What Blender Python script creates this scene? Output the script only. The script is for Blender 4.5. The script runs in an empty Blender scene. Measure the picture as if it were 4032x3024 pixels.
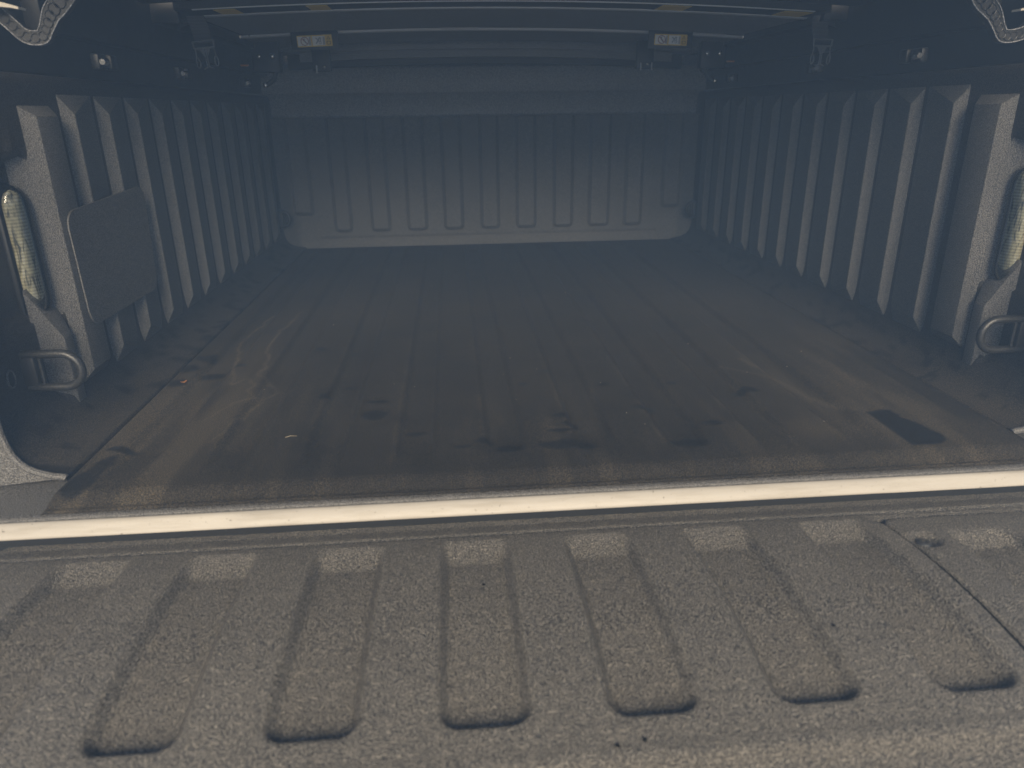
import bpy, bmesh, math, random
import numpy as np
from mathutils import Vector, Matrix

random.seed(7)
rng = np.random.default_rng(7)
S = bpy.context.scene
R = math.radians

# ------------------------------------------------------------------ camera
cam_d = bpy.data.cameras.new("camera")
cam = bpy.data.objects.new("camera", cam_d)
S.collection.objects.link(cam)
S.camera = cam
cam_d.sensor_width = 36.0
cam_d.lens = 2835.5 / 4032 * 36.0
cam_d.clip_start = 0.02
cam_d.clip_end = 500
PITCH, YAW, ROLL = 0.3615, 0.0782, -0.0133
fwd = Vector((math.sin(YAW) * math.cos(PITCH), math.cos(YAW) * math.cos(PITCH), -math.sin(PITCH)))
rt = Vector((math.cos(YAW), -math.sin(YAW), 0))
up = rt.cross(fwd)
r2 = rt * math.cos(ROLL) + up * math.sin(ROLL)
u2 = up * math.cos(ROLL) - rt * math.sin(ROLL)
cam.matrix_world = Matrix(((r2.x, u2.x, -fwd.x, -.1212), (r2.y, u2.y, -fwd.y, -.7003),
                           (r2.z, u2.z, -fwd.z, .3881), (0, 0, 0, 1)))
cam_d.dof.use_dof = True
cam_d.dof.focus_distance = 1.15
cam_d.dof.aperture_fstop = 5.6

# ------------------------------------------------------------------ sky, sun, exposure
SUN_EL = R(26)
SUN_AZ = R(180)            # from behind the camera, through bright thin cloud (wide soft disc)
world = bpy.data.worlds.new("World")
S.world = world
world.use_nodes = True
wn = world.node_tree
bg = wn.nodes["Background"]
sky = wn.nodes.new("ShaderNodeTexSky")
sky.sky_type = 'NISHITA'
sky.sun_disc = False
sky.sun_elevation = SUN_EL
sky.sun_rotation = SUN_AZ
sky.altitude = 100
sky.air_density = 0.6
sky.dust_density = 0.3
wn.links.new(sky.outputs[0], bg.inputs[0])
bg.inputs[1].default_value = 0.05
sun_d = bpy.data.lights.new("sun", 'SUN')
sun_d.energy = 4.5
sun_d.angle = R(31)
sun_d.color = (1.0, 0.85, 0.64)
sun = bpy.data.objects.new("sun", sun_d)
S.collection.objects.link(sun)
sun.rotation_euler = (-(math.pi / 2 - SUN_EL), 0, -SUN_AZ)
sun.location = (0, 3, 4)
S.view_settings.view_transform = 'Standard'
S.view_settings.look = 'None'
S.view_settings.exposure = 0.7
S.view_settings.gamma = 1.0
S.view_settings.use_curve_mapping = False
S.render.engine = 'CYCLES'
S.cycles.use_denoising = True
S.cycles.max_bounces = 8
S.cycles.volume_bounces = 1
S.cycles.sample_clamp_indirect = 6

# ------------------------------------------------------------------ helpers
def tag(o, label=None, cat=None, group=None, kind=None):
    if label: o["label"] = label
    if cat: o["category"] = cat
    if group: o["group"] = group
    if kind: o["kind"] = kind
    return o

def link(o, parent=None):
    S.collection.objects.link(o)
    if parent is not None:
        o.parent = parent
        o.matrix_parent_inverse = Matrix.Translation(-world_loc(parent))
    return o

def world_loc(o):
    v = Vector(o.location)
    return v

def empty(name, loc=(0, 0, 0)):
    o = bpy.data.objects.new(name, None)
    o.empty_display_size = 0.05
    o.location = loc
    S.collection.objects.link(o)
    return o

def mesh_obj(name, verts, faces, mat, parent=None, smooth=True):
    me = bpy.data.meshes.new(name)
    me.from_pydata([tuple(v) for v in verts], [], faces)
    me.update()
    if smooth:
        me.polygons.foreach_set("use_smooth", [True] * len(me.polygons))
    me.materials.append(mat)
    return link(bpy.data.objects.new(name, me), parent)

def bm_obj(name, bm, mat, parent=None, smooth=False, auto=None):
    me = bpy.data.meshes.new(name)
    bmesh.ops.recalc_face_normals(bm, faces=bm.faces[:])
    bm.to_mesh(me); bm.free()
    if smooth:
        me.polygons.foreach_set("use_smooth", [True] * len(me.polygons))
    me.materials.append(mat)
    if auto:
        me.set_sharp_from_angle(angle=R(auto))
    return link(bpy.data.objects.new(name, me), parent)

def grid(name, P, mat, parent=None, flip=False):
    """P: (n,m,3) array of points -> one smooth sheet"""
    n, m = P.shape[:2]
    idx = np.arange(n * m).reshape(n, m)
    q = np.stack([idx[:-1, :-1], idx[1:, :-1], idx[1:, 1:], idx[:-1, 1:]], -1).reshape(-1, 4)
    if flip: q = q[:, ::-1]
    me = bpy.data.meshes.new(name)
    me.vertices.add(n * m)
    me.vertices.foreach_set("co", P.reshape(-1).astype(np.float32))
    me.loops.add(q.size)
    me.loops.foreach_set("vertex_index", q.reshape(-1).astype(np.int32))
    me.polygons.add(len(q))
    me.polygons.foreach_set("loop_start", np.arange(0, q.size, 4, dtype=np.int32))
    me.polygons.foreach_set("use_smooth", np.ones(len(q), dtype=bool))
    me.update(calc_edges=True)
    me.validate()
    me.materials.append(mat)
    return link(bpy.data.objects.new(name, me), parent)

def bm_box(bm, lo, hi, bev=0.0, seg=2):
    r = bmesh.ops.create_cube(bm, size=1.0)
    vs = r['verts']
    c = [(a + b) / 2 for a, b in zip(lo, hi)]
    d = [b - a for a, b in zip(lo, hi)]
    for v in vs:
        v.co = Vector((c[0] + v.co.x * d[0], c[1] + v.co.y * d[1], c[2] + v.co.z * d[2]))
    if bev > 0:
        es = list({e for v in vs for e in v.link_edges})
        bmesh.ops.bevel(bm, geom=es, offset=bev, segments=seg, affect='EDGES', profile=0.5)
    return vs

def box(name, lo, hi, mat, parent=None, bev=0.0, seg=2):
    bm = bmesh.new()
    bm_box(bm, lo, hi, bev, seg)
    return bm_obj(name, bm, mat, parent, smooth=bev > 0, auto=40 if bev > 0 else None)

def tube_into(bm, pts, rad, seg=10, caps=True):
    pts = [Vector(p) for p in pts]
    rings = []
    prev = None
    for i, p in enumerate(pts):
        t = (pts[min(i + 1, len(pts) - 1)] - pts[max(i - 1, 0)]).normalized()
        if prev is None:
            a = t.orthogonal().normalized()
        else:
            a = (prev - t * prev.dot(t)).normalized()
        prev = a
        b = t.cross(a)
        rr = rad[i] if hasattr(rad, '__len__') else rad
        rings.append([bm.verts.new(p + (a * math.cos(2 * math.pi * k / seg) + b * math.sin(2 * math.pi * k / seg)) * rr)
                      for k in range(seg)])
    for i in range(len(rings) - 1):
        for k in range(seg):
            bm.faces.new((rings[i][k], rings[i][(k + 1) % seg], rings[i + 1][(k + 1) % seg], rings[i + 1][k]))
    if caps:
        bm.faces.new(rings[0][::-1]); bm.faces.new(rings[-1])

def tube(name, pts, rad, mat, parent=None, seg=10):
    bm = bmesh.new()
    tube_into(bm, pts, rad, seg)
    return bm_obj(name, bm, mat, parent, smooth=True, auto=60)

def prism_xz(bm, poly, y0, y1):
    a = [bm.verts.new((x, y0, z)) for x, z in poly]
    b = [bm.verts.new((x, y1, z)) for x, z in poly]
    n = len(poly)
    bm.faces.new(a); bm.faces.new(b[::-1])
    for i in range(n):
        bm.faces.new((a[i], b[i], b[(i + 1) % n], a[(i + 1) % n]))

def sstep(a, b, x):
    t = np.clip((x - a) / (b - a), 0, 1)
    return t * t * (3 - 2 * t)

def sd_rrect(X, Y, x0, x1, y0, y1, r):
    cx, cy = (x0 + x1) / 2, (y0 + y1) / 2
    hx, hy = (x1 - x0) / 2 - r, (y1 - y0) / 2 - r
    dx, dy = np.abs(X - cx) - hx, np.abs(Y - cy) - hy
    return np.hypot(np.maximum(dx, 0), np.maximum(dy, 0)) + np.minimum(np.maximum(dx, dy), 0) - r

def vnoise(X, Y, s, seed):
    """value noise, cell size s"""
    g = np.random.default_rng(seed).random((257, 257))
    x, y = X / s + 57.3, Y / s + 31.7
    xi, yi = np.floor(x).astype(int), np.floor(y).astype(int)
    fx, fy = x - xi, y - yi
    fx, fy = fx * fx * (3 - 2 * fx), fy * fy * (3 - 2 * fy)
    f = lambda a, b: g[a % 257, b % 257]
    return (f(xi, yi) * (1 - fx) * (1 - fy) + f(xi + 1, yi) * fx * (1 - fy)
            + f(xi, yi + 1) * (1 - fx) * fy + f(xi + 1, yi + 1) * fx * fy)

def fbm(X, Y, s, seed, o=4):
    t, a = 0, 0
    for k in range(o):
        t = t + vnoise(X, Y, s / 2 ** k, seed + k) * .5 ** k
        a += .5 ** k
    return t / a

# ------------------------------------------------------------------ materials
def mat_base(name):
    m = bpy.data.materials.new(name)
    m.use_nodes = True
    nt = m.node_tree
    return m, nt, nt.nodes["Principled BSDF"]

def simple(name, col, rough=.5, metal=0.0, spec=.5, coat=0.0):
    m, nt, b = mat_base(name)
    b.inputs["Base Color"].default_value = (*col, 1)
    b.inputs["Roughness"].default_value = rough
    b.inputs["Metallic"].default_value = metal
    b.inputs["Specular IOR Level"].default_value = spec
    b.inputs["Coat Weight"].default_value = coat
    # slight procedural variation, so no surface is dead even
    tc = nt.nodes.new("ShaderNodeTexCoord")
    n = nt.nodes.new("ShaderNodeTexNoise"); n.inputs["Scale"].default_value = 60; n.inputs["Detail"].default_value = 4
    nt.links.new(tc.outputs["Object"], n.inputs["Vector"])
    mr = nt.nodes.new("ShaderNodeMapRange")
    mr.inputs["To Min"].default_value = max(.02, rough - .07); mr.inputs["To Max"].default_value = min(1, rough + .07)
    nt.links.new(n.outputs["Fac"], mr.inputs["Value"])
    nt.links.new(mr.outputs["Result"], b.inputs["Roughness"])
    return m

def grain_nodes(nt, b, scale, strength, dist, scale2=None):
    tc = nt.nodes.new("ShaderNodeTexCoord")
    n = nt.nodes.new("ShaderNodeTexNoise")
    n.inputs["Scale"].default_value = scale
    n.inputs["Detail"].default_value = 1.5
    n.inputs["Roughness"].default_value = .5
    nt.links.new(tc.outputs["Object"], n.inputs["Vector"])
    bp = nt.nodes.new("ShaderNodeBump")
    bp.inputs["Strength"].default_value = strength
    bp.inputs["Distance"].default_value = dist
    nt.links.new(n.outputs["Fac"], bp.inputs["Height"])
    nt.links.new(bp.outputs["Normal"], b.inputs["Normal"])
    return tc, n

def plastic(name, col, rough, scale=800, strength=1.0, dist=.0012, spec=.5, grain=.6, gr=(.40, .64, 1.4)):
    m, nt, b = mat_base(name)
    tc, n = grain_nodes(nt, b, scale, strength, dist)
    n2 = nt.nodes.new("ShaderNodeTexNoise"); n2.inputs["Scale"].default_value = 9; n2.inputs["Detail"].default_value = 5
    nt.links.new(tc.outputs["Object"], n2.inputs["Vector"])
    cr = nt.nodes.new("ShaderNodeMixRGB")
    cr.inputs["Color1"].default_value = (*[c * .85 for c in col], 1)
    cr.inputs["Color2"].default_value = (*[c * 1.2 for c in col], 1)
    nt.links.new(n2.outputs["Fac"], cr.inputs["Fac"])
    # grain: glints and relief shading painted into the colour, pale peaks, dark pits
    gm = nt.nodes.new("ShaderNodeMapRange"); gm.inputs["From Min"].default_value = gr[0]; gm.inputs["From Max"].default_value = gr[1]
    gm.inputs["To Min"].default_value = max(.05, 1 - .75 * grain); gm.inputs["To Max"].default_value = 1 + gr[2] * grain
    nt.links.new(n.outputs["Fac"], gm.inputs["Value"])
    gx = nt.nodes.new("ShaderNodeMixRGB"); gx.blend_type = 'MULTIPLY'; gx.inputs["Fac"].default_value = 1
    nt.links.new(cr.outputs[0], gx.inputs["Color1"]); nt.links.new(gm.outputs["Result"], gx.inputs["Color2"])
    cr = gx
    nt.links.new(cr.outputs[0], b.inputs["Base Color"])
    b.inputs["Roughness"].default_value = rough
    b.inputs["Specular IOR Level"].default_value = spec
    return m

M = {}
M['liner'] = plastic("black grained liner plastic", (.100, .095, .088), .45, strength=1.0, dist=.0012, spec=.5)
M['gate'] = plastic("black grained tailgate plastic", (.112, .100, .081), .36, scale=950, dist=.0028, spec=.9, grain=1.0, gr=(.46, .66, 2.6))
M['satin'] = simple("black satin plastic", (.02, .02, .021), .45)
M['panel'] = plastic("black pebbled cover sheet", (.20, .20, .207), .5, scale=700, strength=.5, dist=.0006)
M['topsheet'] = plastic("black pebbled vinyl top sheet", (.022, .022, .023), .55, scale=700, strength=.5, dist=.0006)
M['alu'] = simple("grey anodised aluminium", (.62, .62, .63), .5, metal=.2)
M['steel'] = simple("zinc plated bolt steel", (.75, .73, .70), .25, metal=1.0)
M['paint'] = simple("cream white body paint", (.56, .51, .43), .34, coat=.3)
m, nt, b = mat_base("scuffed cream sill paint")
tc = nt.nodes.new("ShaderNodeTexCoord"); mp = nt.nodes.new("ShaderNodeMapping"); mp.inputs["Scale"].default_value = (1, 9, 9)
nt.links.new(tc.outputs["Object"], mp.inputs["Vector"])
n1 = nt.nodes.new("ShaderNodeTexNoise"); n1.inputs["Scale"].default_value = 14; n1.inputs["Detail"].default_value = 9; n1.inputs["Roughness"].default_value = .65
nt.links.new(mp.outputs[0], n1.inputs["Vector"])
n3 = nt.nodes.new("ShaderNodeTexNoise"); n3.inputs["Scale"].default_value = 260; n3.inputs["Detail"].default_value = 3
nt.links.new(tc.outputs["Object"], n3.inputs["Vector"])
r1 = nt.nodes.new("ShaderNodeValToRGB")
r1.color_ramp.elements[0].position = .36; r1.color_ramp.elements[0].color = (.40, .365, .31, 1)
r1.color_ramp.elements[1].position = .52; r1.color_ramp.elements[1].color = (.455, .42, .365, 1)
nt.links.new(n1.outputs["Fac"], r1.inputs["Fac"])
r3 = nt.nodes.new("ShaderNodeValToRGB")
r3.color_ramp.elements[0].position = .24; r3.color_ramp.elements[0].color = (.35, .33, .30, 1)
r3.color_ramp.elements[1].position = .33; r3.color_ramp.elements[1].color = (1, 1, 1, 1)
nt.links.new(n3.outputs["Fac"], r3.inputs["Fac"])
mm = nt.nodes.new("ShaderNodeMixRGB"); mm.blend_type = 'MULTIPLY'; mm.inputs["Fac"].default_value = 1
nt.links.new(r1.outputs[0], mm.inputs["Color1"]); nt.links.new(r3.outputs[0], mm.inputs["Color2"])
nt.links.new(mm.outputs[0], b.inputs["Base Color"])
b.inputs["Roughness"].default_value = .5; b.inputs["Specular IOR Level"].default_value = .35
M['sill'] = m
M['ring'] = plastic("black coated steel ring", (.018, .018, .018), .42, scale=500, strength=.5, dist=.0006)
M['hole'] = simple("black hole shade", (.006, .006, .006), .8)  # black colour stands in for shade inside the hole, seam and gap
M['yellow'] = simple("yellow label print", (.80, .56, .10), .45)
M['white'] = simple("white label film", (.88, .86, .82), .4)
M['ink'] = simple("dark grey label ink", (.12, .13, .14), .5)
M['red'] = simple("faded red label ink", (.35, .16, .17), .5)
M['greyink'] = simple("light grey label ink", (.40, .41, .44), .5)
M['amber'] = simple("amber reflector plastic", (.75, .33, .10), .3)
M['leaf'] = simple("dry orange leaf", (.55, .26, .10), .7)
M['crumb'] = simple("pale straw crumb", (.55, .48, .34), .8)
M['straw'] = simple('dull straw', (.22, .19, .13), .8)
M['rubber'] = simple("black seal rubber", (.018, .018, .018), .6)

# webbing: woven bands
m, nt, b = mat_base("grey black strap webbing")
tc = nt.nodes.new("ShaderNodeTexCoord")
wv = nt.nodes.new("ShaderNodeTexWave"); wv.bands_direction = 'Z'; wv.inputs["Scale"].default_value = 140
nt.links.new(tc.outputs["Object"], wv.inputs["Vector"])
mx = nt.nodes.new("ShaderNodeMixRGB")
mx.inputs["Color1"].default_value = (.05, .05, .055, 1); mx.inputs["Color2"].default_value = (.14, .135, .14, 1)
nt.links.new(wv.outputs["Fac"], mx.inputs["Fac"]); nt.links.new(mx.outputs[0], b.inputs["Base Color"])
bp = nt.nodes.new("ShaderNodeBump"); bp.inputs["Distance"].default_value = .0008
nt.links.new(wv.outputs["Fac"], bp.inputs["Height"]); nt.links.new(bp.outputs["Normal"], b.inputs["Normal"])
b.inputs["Roughness"].default_value = .8
M['web'] = m

# lamp reflector: chrome, its ribs and gleams painted into the colour; lens: clear polycarbonate
m, nt, b = mat_base("ribbed chrome reflector")
b.inputs["Base Color"].default_value = (.93, .92, .86, 1)
b.inputs["Metallic"].default_value = .35; b.inputs["Roughness"].default_value = .22
tc = nt.nodes.new("ShaderNodeTexCoord")
wv = nt.nodes.new("ShaderNodeTexWave"); wv.bands_direction = 'Z'; wv.inputs["Scale"].default_value = 190
wv.inputs["Distortion"].default_value = 2.5; wv.inputs["Detail"].default_value = 3; wv.inputs["Detail Scale"].default_value = 2
nt.links.new(tc.outputs["Object"], wv.inputs["Vector"])
nz = nt.nodes.new("ShaderNodeTexNoise"); nz.inputs["Scale"].default_value = 1; nz.inputs["Detail"].default_value = 4; nz.inputs["Distortion"].default_value = 1.5
mpz = nt.nodes.new("ShaderNodeMapping"); mpz.inputs["Scale"].default_value = (150, 150, 30)
nt.links.new(tc.outputs["Object"], mpz.inputs["Vector"]); nt.links.new(mpz.outputs[0], nz.inputs["Vector"])
rz = nt.nodes.new("ShaderNodeValToRGB")
rz.color_ramp.elements[0].position = .34; rz.color_ramp.elements[0].color = (.16, .16, .15, 1)
rz.color_ramp.elements[1].position = .62; rz.color_ramp.elements[1].color = (.95, .94, .88, 1)
e2 = rz.color_ramp.elements.new(.46); e2.color = (.72, .68, .52, 1)
e3 = rz.color_ramp.elements.new(.54); e3.color = (.93, .87, .62, 1)
nt.links.new(nz.outputs["Fac"], rz.inputs["Fac"])
wm = nt.nodes.new("ShaderNodeMapRange"); wm.inputs["To Min"].default_value = .75; wm.inputs["To Max"].default_value = 1.15
w2 = nt.nodes.new("ShaderNodeTexWave"); w2.bands_direction = 'Z'; w2.inputs["Scale"].default_value = 75
nt.links.new(tc.outputs["Object"], w2.inputs["Vector"]); nt.links.new(w2.outputs["Fac"], wm.inputs["Value"])
mz = nt.nodes.new("ShaderNodeMixRGB"); mz.blend_type = 'MULTIPLY'; mz.inputs["Fac"].default_value = 1
nt.links.new(rz.outputs[0], mz.inputs["Color1"]); nt.links.new(wm.outputs[0], mz.inputs["Color2"])
nt.links.new(mz.outputs[0], b.inputs["Base Color"])
bp = nt.nodes.new("ShaderNodeBump"); bp.inputs["Distance"].default_value = .0016
nt.links.new(wv.outputs["Fac"], bp.inputs["Height"]); nt.links.new(bp.outputs["Normal"], b.inputs["Normal"])
M['reflector'] = m
m, nt, b = mat_base("clear lamp lens")
nt.nodes.remove(b)
tr = nt.nodes.new("ShaderNodeBsdfTransparent"); tr.inputs[0].default_value = (.96, .96, .93, 1)
gl = nt.nodes.new("ShaderNodeBsdfGlossy"); gl.inputs["Roughness"].default_value = .08
fr = nt.nodes.new("ShaderNodeFresnel"); fr.inputs[0].default_value = 1.45
ms = nt.nodes.new("ShaderNodeMixShader")
nt.links.new(fr.outputs[0], ms.inputs[0]); nt.links.new(tr.outputs[0], ms.inputs[1]); nt.links.new(gl.outputs[0], ms.inputs[2])
nt.links.new(ms.outputs[0], nt.nodes["Material Output"].inputs["Surface"])
M['lens'] = m

# dusty mat and liner floor: colour attribute carries dust (R), damp (G), chalky tide lines (B)
def dusty(name, base, rough):
    m, nt, b = mat_base(name)
    tc, n = grain_nodes(nt, b, 800, .9, .0008)
    at = nt.nodes.new("ShaderNodeAttribute"); at.attribute_name = "wear"
    sp = nt.nodes.new("ShaderNodeSeparateColor")
    nt.links.new(at.outputs["Color"], sp.inputs[0])
    def mix(fac, c1, c2):
        k = nt.nodes.new("ShaderNodeMixRGB")
        nt.links.new(fac, k.inputs["Fac"])
        for s, c in (("Color1", c1), ("Color2", c2)):
            if isinstance(c, tuple): k.inputs[s].default_value = (*c, 1)
            else: nt.links.new(c, k.inputs[s])
        return k.outputs[0]
    # dust lies in grains: break it with the fine noise
    mul = nt.nodes.new("ShaderNodeMath"); mul.operation = 'MULTIPLY'
    fr = nt.nodes.new("ShaderNodeMapRange"); fr.inputs["From Min"].default_value = .30; fr.inputs["From Max"].default_value = .66
    fr.inputs["To Min"].default_value = .25; fr.inputs["To Max"].default_value = 1.3
    nt.links.new(n.outputs["Fac"], fr.inputs["Value"])
    nt.links.new(sp.outputs[0], mul.inputs[0]); nt.links.new(fr.outputs["Result"], mul.inputs[1]); mul.use_clamp = True
    c = mix(mul.outputs[0], base, (.068, .055, .037))
    c = mix(sp.outputs[2], c, (.15, .125, .088))
    c = mix(sp.outputs[1], c, (.012, .0115, .011))
    gm = nt.nodes.new("ShaderNodeMapRange"); gm.inputs["From Min"].default_value = .42; gm.inputs["From Max"].default_value = .66
    gm.inputs["To Min"].default_value = .55; gm.inputs["To Max"].default_value = 2.1
    nt.links.new(n.outputs["Fac"], gm.inputs["Value"])
    gx = nt.nodes.new("ShaderNodeMixRGB"); gx.blend_type = 'MULTIPLY'; gx.inputs["Fac"].default_value = 1
    nt.links.new(c, gx.inputs["Color1"]); nt.links.new(gm.outputs["Result"], gx.inputs["Color2"])
    c = gx.outputs[0]
    nt.links.new(c, b.inputs["Base Color"])
    rr = nt.nodes.new("ShaderNodeMapRange")
    rr.inputs["To Min"].default_value = rough; rr.inputs["To Max"].default_value = .62
    nt.links.new(sp.outputs[1], rr.inputs["Value"]); nt.links.new(rr.outputs["Result"], b.inputs["Roughness"])
    b.inputs["Specular IOR Level"].default_value = .35
    return m
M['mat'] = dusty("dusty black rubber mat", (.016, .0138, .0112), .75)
M['cove'] = dusty("dusty black liner floor edge", (.034, .031, .028), .50)  # base darker than the rib plastic, painting in shade between the ribs

# concrete ground
m, nt, b = mat_base("pale concrete")
tc = nt.nodes.new("ShaderNodeTexCoord")
n = nt.nodes.new("ShaderNodeTexNoise"); n.inputs["Scale"].default_value = 3; n.inputs["Detail"].default_value = 10
nt.links.new(tc.outputs["Object"], n.inputs["Vector"])
mx = nt.nodes.new("ShaderNodeMixRGB")
mx.inputs["Color1"].default_value = (.30, .27, .23, 1); mx.inputs["Color2"].default_value = (.42, .39, .33, 1)
nt.links.new(n.outputs["Fac"], mx.inputs["Fac"]); nt.links.new(mx.outputs[0], b.inputs["Base Color"])
b.inputs["Roughness"].default_value = .9
M['ground'] = m

def wear_attr(o, R_, G_, B_):
    me = o.data
    a = me.color_attributes.new("wear", 'FLOAT_COLOR', 'POINT')
    d = np.stack([R_.ravel(), G_.ravel(), B_.ravel(), np.ones(R_.size)], -1).astype(np.float32)
    a.data.foreach_set("color", d.reshape(-1))

# ------------------------------------------------------------------ ground
GZ = -0.72
g = mesh_obj("pavement", [(-4, -4, GZ), (4, -4, GZ), (4, 4, GZ), (-4, 4, GZ)], [(0, 1, 2, 3)], M['ground'])
tag(g, kind="structure")

# ------------------------------------------------------------------ the truck bed
bed = empty("pickup_bed", (0, .8, GZ))
tag(bed, "open pickup truck bed with black ribbed liner, cream sill and lowered tailgate", "pickup bed")

# --- tailgate inner skin (one sheet with moulded pockets)
PK = [(-.6459 + .1257 * k, -.5834 + .1257 * k) for k in range(9)]
PX0, PX1, PY0, PY1, PR = .3215, .606, -.322, -.0505, .017      # access panel opening

def pocket_depth(X, Y, x0, x1, yn, yf, D=.0118, ramp=.036, r=.017):
    d = -sd_rrect(X, Y, x0 - .004, x1 + .004, yn - .004, yf + .05, r)
    side = sstep(-.001, .0095, d)
    far = sstep(0, 1, np.clip((yf - Y) / ramp, 0, 1)) * .5 + np.clip((yf - Y) / ramp, 0, 1) * .5
    return D * side * far

def CROWN(Y): return .0140 * np.clip(1 - ((Y + .19) / .14) ** 2, -.55, 1) - .008 * np.clip((-.345 - Y) / .1, 0, 1.2)

def gate_z(X, Y, pockets, near=-.299, far=-.0545):
    Z = -.030 + CROWN(Y)
    Z -= .0026 * np.exp(-((Y + .0400) / .0026) ** 2)
    for x0, x1 in pockets:
        Z -= pocket_depth(X, Y, x0, x1, near, far)
    # rolled edge at the outer end: crest, fall, flat lip
    Z += .0012 * np.exp(-((Y + .331) / .006) ** 2)
    Z -= .0050 * sstep(-.334, -.345, Y)
    Z -= .012 * sstep(-.43, -.46, Y)
    Z -= .008 * sstep(.60, .628, np.abs(X))
    return Z

xs = np.unique(np.round(np.concatenate([np.arange(-.63, .6301, .0020), np.arange(PX0 - .004, PX0 + .008, .0006)]), 5))
ys = np.unique(np.round(np.concatenate([np.arange(-.46, -.0009, .0030), np.arange(PY1 - .008, PY1 + .004, .0006)]), 5))
X, Y = np.meshgrid(xs, ys, indexing='ij')
Z = gate_z(X, Y, [p for p in PK if p[1] < .32])
sd = sd_rrect(X, Y, PX0, PX1, PY0, PY1, PR)
Z -= .0036 * sstep(.014, -.001, sd) * sstep(-.075, -.055, Y)       # soft shoulder at the far edge of the opening
Z -= .024 * sstep(.0004, -.0012, sd)
gate = grid("tailgate", np.stack([X, Y, Z], -1), M['gate'], bed)
tag(gate, "black grained tailgate skin with long moulded pockets")

# access panel in the tailgate
xs = np.concatenate([[PX0 + .0062, PX0 + .0063], np.arange(PX0 + .0075, PX1 - .003, .003), [PX1 - .0027, PX1 - .0026]])
ys = np.concatenate([[PY0 + .0026, PY0 + .0027], np.arange(PY0 + .004, PY1 - .004, .003), [PY1 - .0033, PY1 - .0032]])
X, Y = np.meshgrid(xs, ys, indexing='ij')
Z = -.0318 + CROWN(Y)
for x0 in (.3771, .5028):
    Z -= pocket_depth(X, Y, x0, x0 + .0633, -.298, -.090, ramp=.027)
DX, DY = .3440, -.1085
rr = np.hypot(X - DX, (Y - DY))
Z -= .0060 * sstep(.0185, .0075, rr)
sd = sd_rrect(X, Y, PX0 + .0062, PX1 - .0026, PY0 + .0026, PY1 - .0032, PR - .002)
Z -= .0012 * sstep(-.004, 0, sd)
Z -= .03 * sstep(-.0004, .0025, sd)
ap = grid("access_panel", np.stack([X, Y, Z], -1), M['gate'], gate)
tag(ap, "screwed-on access panel in the tailgate")
# black sheet added behind the panel to paint its seam in shade
us = np.linspace(0, 1, 12)
bx2, by2 = np.meshgrid(PX0 + .0002 + us * (PX1 - PX0 - .0004), PY0 + .0002 + us * (PY1 - PY0 - .0004), indexing='ij')
grid("seam_shade_sheet", np.stack([bx2, by2, -.0500 + CROWN(by2)], -1), M['hole'], gate)
bm = bmesh.new()
prof = [(0, .0002), (.0022, .0002), (.0026, .0030), (.0045, .0034), (.0072, .0016), (.0078, .0004), (.0078, -.002)]
rings = [[bm.verts.new((DX + r_ * math.cos(t), DY + r_ * math.sin(t), -.0376 + h + float(CROWN(DY)))) for t in np.linspace(0, 2 * math.pi, 20, endpoint=False)] for r_, h in prof[1:]]
for a, b_ in zip(rings[:-1], rings[1:]):
    for k in range(20):
        bm.faces.new((a[k], a[(k + 1) % 20], b_[(k + 1) % 20], b_[k]))
bm.faces.new(rings[0])
bm_obj("bolt", bm, simple("dull dark bolt", (.20, .19, .17), .35, metal=.8), gate, smooth=True, auto=50)
# tailgate shell under the skin
box("outer_skin", (-.632, -.462, -.085), (.632, -.036, -.066), M['paint'], gate, bev=.006)
box("tailgate_edge", (-.632, -.470, -.084), (.632, -.452, -.052), M['satin'], gate, bev=.006)

# --- cream sill lip between tailgate and bed
prof = [(.0064, -.060), (.0062, -.0170), (.0045, -.0138), (.0025, -.0124), (.0002, -.0124), (-.0030, -.0142), (-.0060, -.0168),
        (-.0085, -.0198), (-.0102, -.0228), (-.0108, -.0248), (-.0100, -.0262), (-.0060, -.0268)]
xs = np.linspace(-.668, .668, 400)
P = np.zeros((len(xs), len(prof), 3))
for j, (y, z) in enumerate(prof):
    P[:, j, 0] = xs; P[:, j, 1] = y; P[:, j, 2] = z
    if -.0112 < y < -.002 and z > -.0250:
        for a, b_ in ((-.555, -.352), (.352, .555)):       # pressed slots in the lip
            w = sstep(a, a + .07, xs) * sstep(b_, b_ - .03, xs)
            if a > 0:
                w = sstep(a, a + .03, xs) * sstep(b_, b_ - .07, xs)
            P[:, j, 1] += .0026 * w * {-.0030: .15, -.0060: .8}.get(y, 1.0)
grid("sill", P, M['sill'], bed)
box("gap_shade_block", (-.66, -.0045, -.062), (.66, .006, -.0262), M['hole'], bed)  # black block painted in for the shade under the sill lip
tag(bed.children[-1] if False else S.objects["sill"], "cream painted sill lip with two pressed slots")

# --- black step between mat and sill
xs = np.linspace(-.64, .64, 200)
prof = [(.060, -.0102), (.022, -.0100), (.0115, -.0106), (.0064, -.0112), (.0056, -.0125), (.0056, -.03)]
P = np.zeros((len(xs), len(prof), 3))
for j, (y, z) in enumerate(prof):
    P[:, j, 0] = xs; P[:, j, 1] = y; P[:, j, 2] = z
grid("floor_step", P, M['liner'], bed)
box("bed_floor", (-.66, .012, -.05), (.66, 1.66, -.0105), M['liner'], bed)

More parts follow.
